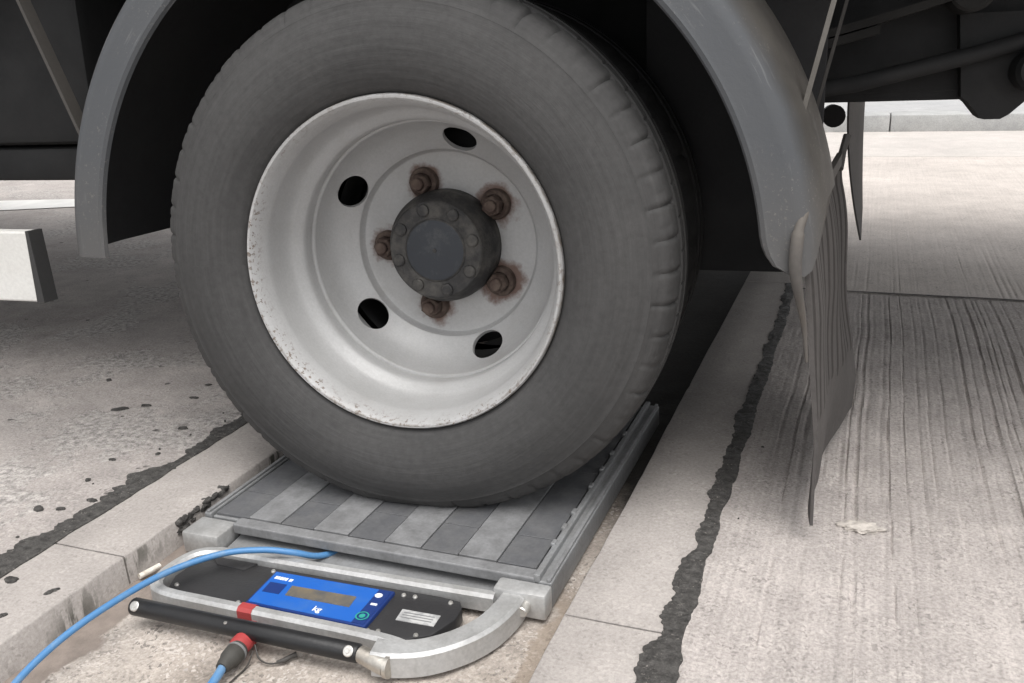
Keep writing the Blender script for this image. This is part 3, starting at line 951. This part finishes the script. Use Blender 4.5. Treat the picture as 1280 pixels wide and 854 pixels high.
vs = [(-.6026, -.0305, .0495), (-.6026, .045, .0495), (-.5926, .045, -.0625), (-.5926, -.0305, -.0625)]
m.prism([(-.606, .050), (-.600, .050), (-.592, -.063), (-.606, -.063)], -.0305, -.002)
m.v = [(x, z, y) for x, y, z in m.v]
m.build('rail_end_cap', M_railend, gr)
m = MB(); m.box(-1.35, -1.30, .01, .56, -.03, .30, 0, .004); m.build('rail_bracket', M_dark, gr)

# ------------------------------------------------------------------ weigh pad
pad = bpy.data.objects.new('weigh_pad', None); COL.objects.link(pad)
pad.location = (0, 0, -.044); pad.rotation_euler = (0, 0, R(-.4))
tag(pad, 'grey striped wheel weighing pad with blue display and black carry handle under the truck tyre', 'weigh pad')
PZ = (0, 0, .044)
def part(m, name, mat, smooth=None, parent=pad):
    return m.build(name, mat, parent, smooth, PZ if parent is pad else None)
m = MB()          # platform: nine stripes, alternately dark and worn bright
m.box(-.286, .240, -.128, .462, -.034, -.006, 0, .002)
xb = [-.283, -.2225, -.1655, -.109, -.0505, .0075, .0655, .122, .1795, .236]
for i in range(9):
    d = i % 2
    z = -.0006 - .0012 * (1 - d)
    y = -.124
    for y1 in ((-.05, .16, .455) if not d else (.455,)):
        m.box(xb[i] + .0008, xb[i + 1] - .0008, y + .0006, y1 - .0006, -.0058, z, 1 if not d else 2, .0008); y = y1
part(m, 'platform', [M_alud, M_slatd, M_slatl])
m = MB()          # front rail and under-tray
m.box(-.232, .243, -.150, -.1285, -.0150, .0005, 0, .002)
part(m, 'front_rail', M_slatl)
m = MB(); m.add([(-.232, -.1335, -.0255), (.236, -.1335, -.0255), (.236, -.178, -.030), (-.232, -.178, -.030), (-.232, -.1335, -.036), (.236, -.1335, -.036), (.236, -.178, -.036), (-.232, -.178, -.036)],
                [(0, 1, 2, 3), (4, 7, 6, 5), (0, 4, 5, 1), (1, 5, 6, 2), (2, 6, 7, 3), (3, 7, 4, 0)])
part(m, 'under_tray', M_alud)
for s in (1, -1):
    m = MB()
    if s > 0:
        m.box(.2415, .2500, -.150, .462, -.012, .0060, 0, .0015)
        m.box(.2400, .2660, -.150, .4665, -.040, -.0030, 0, .002)
        m.box(.2585, .2640, -.149, .4660, -.004, .0012, 1, .001)
        for y in (-.075, -.030, .015, .10, .16, .22, .30): m.box(.2385, .2450, y, y + .013, -.002, .0085, 0, .0015)
    else:
        m.box(-.3000, -.2870, -.130, .4665, -.040, -.0010, 0, .002)
        m.box(-.2960, -.2900, -.129, .466, -.003, .0025, 1, .001)
    part(m, 'side_rail', [M_alud, M_slatl])
m = MB(); m.box(-.301, -.236, -.182, -.1325, -.0400, -.0055, 0, .004)
o = part(m, 'corner_block', M_alu, 40)
m = MB(); m.box(.196, .2675, -.180, -.1515, -.0400, -.0035, 0, .004)
o = part(m, 'corner_block', M_alu, 40)
bm_ = MB(); bm_.lathe([(0, -.196), (.0062, -.196), (.0074, -.1945), (.0078, -.186), (.0078, -.1795)], 20, c=(.2405, 0, -.0215))
bm_.build('bolt', M_bolt, o, 35)
# cast carrying loop
m = MB()
A = spline([(.2215, -.140), (.2235, -.172), (.222, -.205), (.2125, -.244), (.192, -.279), (.162, -.307), (.130, -.321), (.106, -.325)], 8)
m.sweep(A, [.033] * len(A), .031, -.0080, 0, .004)
B = spline([(.150, -.310), (.115, -.3035), (.06, -.302), (-.05, -.3035), (-.16, -.305), (-.215, -.305), (-.244, -.297), (-.257, -.275), (-.2565, -.240), (-.247, -.213), (-.225, -.200), (-.19, -.196), (-.05, -.190), (.10, -.185), (.20, -.181)], 8)
m.sweep(B, .0165, .024, -.0105, 0, .004)
loop = part(m, 'carry_frame', M_alu, 40)
m = MB()
a, b = Vector((-.2440, -.340, -.0185)), Vector((.0900, -.333, -.0185))
d = (b - a).normalized()
m.tube([a - d * .001, a, a + d * .002, b - d * .002, b, b + d * .001], [.0085, .0105, .0115, .0115, .0105, .0085], 28)
hg = part(m, 'handle_grip', M_grip, 40)
for q in (a + d * .010, b - d * .010):
    mm = MB(); mm.lathe([(0, .0020), (.0025, .0021), (.003, .0012), (.0055, .0012), (.0066, .0004), (.0068, -.004)], 22, 'z')
    nrm = Vector((.012, -.75, .66)).normalized()
    T = Matrix.Translation(q + nrm * .0114) @ nrm.to_track_quat('Z', 'Y').to_matrix().to_4x4()
    mm.v = [T @ Vector(p) for p in mm.v]
    mm.build('end_screw', M_bolt, hg, 35)
m = MB(); q = a + d * .150 + Vector((0, -.006, .0098))
m.lathe([(0, .0008), (.0022, .0006), (.0026, -.001)], 12, 'z', c=q); m.build('small_screw', M_bolt, hg, 35)
m = MB(); e = Vector((.128, -.338, -.0235)); b2 = b + d * .0005
m.tube([b2, b2 + (e - b2) * .45, e], [.0100, .0112, .0120], 24); m.tube([e, e + Vector((.005, 0, 0))], [.0135, .0135], 20)
part(m, 'handle_tube', M_steel, 40)
# display unit
m = MB()
m.prism([(-.245, -.262), (-.243, -.222), (-.232, -.2065), (.130, -.1945), (.158, -.197), (.166, -.210), (.168, -.235), (.154, -.272), (.130, -.288), (.09, -.2925), (-.215, -.2955), (-.235, -.288)], -.040, -.0205, 0, .003)
m.prism([(-.225, -.207), (-.150, -.2045), (-.158, -.224), (-.205, -.2225)], -.0208, -.0180, 0, .001)
case = part(m, 'display_case', M_blackbox, 40)
for (x, y) in ((-.118, -.212), (.082, -.208), (.098, -.207), (.148, -.205), (-.226, -.280), (.088, -.286), (.136, -.279), (-.118, -.289), (.02, -.289), (.075, -.289)):
    mm = MB(); mm.lathe([(0, -.0182), (.0025, -.0184), (.0032, -.0198), (.0034, -.0206)], 14, 'z', c=(x, y, 0)); mm.build('case_screw', M_bolt, case, 35)
m = MB()
D = [(-.1095, -.2165), (.0705, -.2105), (.0715, -.2900), (-.1045, -.2920)]
m.prism(D, -.0204, -.0150, 0, .0015)
dp = part(m, 'display_panel', M_navy, 40)
m = MB(); m.prism([(-.1065, -.2195), (.0500, -.2142), (.0510, -.2868), (-.1015, -.2888)], -.0152, -.0143)
m.prism([(.0500, -.2143), (.0672, -.2136), (.0680, -.2865), (.0510, -.2868)], -.0152, -.0144, 1)
m.build('blue_front', [M_blue, M_navy], dp)
m = MB(); m.prism([(-.0660, -.2420), (.0300, -.2380), (.0325, -.2610), (-.0625, -.2635)], -.0145, -.0138); m.build('screen', M_lcd, dp)
m = MB(); m.prism([(-.1000, -.2430), (-.0740, -.2420), (-.0720, -.2640), (-.0975, -.2650)], -.0145, -.0139); m.build('dark_emblem', M_navy, dp)
def text(body, size, mat, parent, loc, name, rot=0):
    cu = bpy.data.curves.new(name, 'FONT'); cu.body = body; cu.size = size; cu.align_x = 'CENTER'; cu.align_y = 'CENTER'; cu.extrude = .0002; cu.offset = .0002
    t = bpy.data.objects.new(name, cu); COL.objects.link(t); bpy.context.view_layer.update()
    me = bpy.data.meshes.new_from_object(t.evaluated_get(bpy.context.evaluated_depsgraph_get()))
    bpy.data.objects.remove(t)
    o = bpy.data.objects.new(name, me); COL.objects.link(o); me.materials.clear(); me.materials.append(mat)
    o.parent = parent; o.location = loc; o.rotation_euler = (0, 0, rot)
    return o
text('kg', .0135, M_print, dp, (-.004, -.2775, -.0139), 'kg_lettering')
m = MB()
x = -.1000
for w in (.0035, .0028, .0035, .0028, .0035):
    m.prism([(x, -.2285), (x + w, -.2285), (x + w, -.2345), (x, -.2345)], -.0143, -.0138); x += w + .0009
x += .002; m.prism([(x, -.2290), (x + .005, -.2290), (x + .005, -.2345), (x, -.2345)], -.0143, -.0138)
m.build('white_wordmark', M_print, dp)
m = MB()
m.prism([(.0560 + .0048 * math.cos(t * PI / 5) * 1.1, -.2265 + .0048 * math.sin(t * PI / 5)) for t in range(10)], -.0144, -.0138)
m.prism([(.0552, -.244), (.0640, -.2437), (.0642, -.2475), (.0554, -.2478)], -.0144, -.0138)
m.build('white_key_symbol', M_print, dp)
m = MB()
for r0, r1 in ((.0088, .0070), (.0042, .0)):
    N = 24
    vs = [(.0580 + r * math.cos(2 * PI * i / N), -.2720 + r * math.sin(2 * PI * i / N), -.0138) for r in (r0, r1) for i in range(N)]
    m.add(vs, [(i, (i + 1) % N, N + (i + 1) % N, N + i) for i in range(N)])
m.build('green_key', M_green, dp)
m = MB(); m.prism([(.0955, -.2365), (.1480, -.2345), (.1490, -.2570), (.0975, -.2590)], -.0206, -.0196); o = part(m, 'label_plate', M_plate)
m = MB()
for y in (-.2415, -.2465, -.2515): m.prism([(.101, y), (.143, y + .0016), (.143, y + .0002), (.101, y - .0014)], -.0197, -.0192)
m.build('plate_lettering', M_alud, o)
m = MB(); m.sweep([(-.1015, -.3038), (-.0800, -.3036)], .0185, .0262, -.0096, 0, .004); part(m, 'red_mark', M_red)
# red socket under the grip, cap chain and hook
m = MB()
m.tube([(-.068, -.322, -.0275), (-.0660, -.357, -.0275), (-.0655, -.3625, -.0275)], [.0128, .0128, .0112], 20)
part(m, 'socket', M_red, 40)
m = MB()
ch = spline([(-.052, -.345, -.030), (-.040, -.355, -.040), (-.025, -.357, -.0425), (-.012, -.350, -.0425), (-.004, -.343, -.041)], 8)
m.tube(ch, .0012, 6)
m.tube([(-.016, -.353, -.0415), (-.008, -.348, -.0400), (-.004, -.340, -.0395), (.001, -.335, -.039)], [.002, .0035, .003, .004], 10)
part(m, 'cap_chain', M_staydark, 40)
for (x, y) in ((-.240, -.235), (.205, -.235), (-.06, -.30), (-.27, .42), (.24, .42), (-.27, -.12), (.24, -.12)):
    m = MB(); m.lathe([(.010, -.044), (.010, -.034), (0, -.034)], 16, 'z', c=(x, y, 0))
    part(m, 'rubber_foot', M_rubber)

# ------------------------------------------------------------------ cables, butt
c1 = spline([(-.060, -.110, -.0310), (-.080, -.158, -.0200), (-.102, -.184, -.0035), (-.139, -.2045, .0060), (-.187, -.2355, .0085), (-.228, -.302, .0090), (-.249, -.396, .0070), (-.258, -.468, -.002), (-.252, -.533, -.014), (-.222, -.600, -.028), (-.16, -.68, -.038), (-.05, -.76, -.039)], 14)
m = MB(); m.tube(c1, .0044, 14)
o = m.build('cable', [M_cable, M_white], smooth=50)
tag(o, 'blue cable arching over the pad frame from the front rail and kerb side', 'cable')
plug = bpy.data.objects.new('plug_cable', None); COL.objects.link(plug)
plug.location = (-.06, -.43, -.039)
tag(plug, 'short blue cable with dark round plug pushed into the red socket', 'cable')
L = Vector((-.06, -.43, -.039))
def loc(p): return Vector(p) - L
m = MB(); m.tube([loc(p) for p in spline([(-.0620, -.396, -.0270), (-.060, -.408, -.0292), (-.058, -.43, -.0325), (-.052, -.50, -.038), (-.03, -.60, -.0385), (.02, -.75, -.0385)], 10)], .0054, 14)
m.build('cable', M_cable, plug, smooth=50)
m = MB(); m.tube([loc(p) for p in ((-.0652, -.3600, -.0274), (-.0650, -.3635, -.0274), (-.0644, -.372, -.0274), (-.0634, -.382, -.0272), (-.0630, -.386, -.0271), (-.0626, -.391, -.0270), (-.0620, -.398, -.0270))], [.0118, .0125, .0128, .0122, .0100, .0096, .0075], 24)
m.build('plug', M_plug, plug, smooth=40)
m = MB(); m.tube([loc(p) for p in ((-.0649, -.3645, -.0274), (-.0647, -.3675, -.0274))], .0133, 24); m.build('plug_ring', M_alud, plug, smooth=40)
m = MB(); m.tube([loc(p) for p in spline([(-.052, -.352, -.034), (-.049, -.372, -.0418), (-.050, -.40, -.0420), (-.049, -.44, -.0420)], 6)], .0011, 6); m.build('cord', M_staydark, plug)
m = MB()
m.tube([(-.3145, -.258, -.0365), (-.3105, -.243, -.0362), (-.3065, -.226, -.0362)], [.0040, .0041, .0039], 14)
o = m.build('cigarette_butt', M_butt, smooth=50)
tag(o, 'white cigarette butt lying in the channel beside the left kerb', 'cigarette butt')

# ------------------------------------------------------------------ camera, light
cam = bpy.data.cameras.new('camera'); co = bpy.data.objects.new('camera', cam); COL.objects.link(co)
cam.sensor_width = 36; cam.lens = 1137.8 / 1280 * 36; cam.clip_start = .02; cam.clip_end = 500
co.matrix_world = Matrix.Translation((.6076, -1.1003, .2939 + ZC)) @ Matrix.Rotation(.3824, 4, 'Z') @ Matrix.Rotation(PI / 2 - .3173, 4, 'X') @ Matrix.Rotation(-.0473, 4, 'Z')
S.camera = co
ELEV, AZ = R(70), R(-35)                       # sun behind the photographer, a little to the right
sun = bpy.data.lights.new('sun', 'SUN'); so = bpy.data.objects.new('sun', sun); COL.objects.link(so)
sun.energy = .75; sun.angle = R(50); sun.color = (1, .965, .92)
D3 = Vector((math.sin(R(35)) * math.cos(ELEV), -math.cos(R(35)) * math.cos(ELEV), math.sin(ELEV)))
so.rotation_euler = D3.to_track_quat('Z', 'Y').to_euler()
w = bpy.data.worlds.new('World'); S.world = w; w.use_nodes = True
t = w.node_tree; bg = t.nodes['Background']
sky = t.nodes.new('ShaderNodeTexSky'); sky.sky_type = 'NISHITA'; sky.sun_disc = False
sky.sun_elevation = ELEV; sky.sun_rotation = R(180 - 35); sky.dust_density = 4; sky.air_density = 1.0
hs = t.nodes.new('ShaderNodeHueSaturation'); hs.inputs['Saturation'].default_value = .10
t.links.new(sky.outputs[0], hs.inputs['Color']); t.links.new(hs.outputs[0], bg.inputs[0])
bg.inputs[1].default_value = .15
S.view_settings.view_transform = 'Standard'; S.view_settings.look = 'None'; S.view_settings.gamma = 1
S.view_settings.exposure = .80
S.render.engine = 'CYCLES'
S.cycles.max_bounces = 8; S.cycles.diffuse_bounces = 5
S.cycles.use_denoising = True
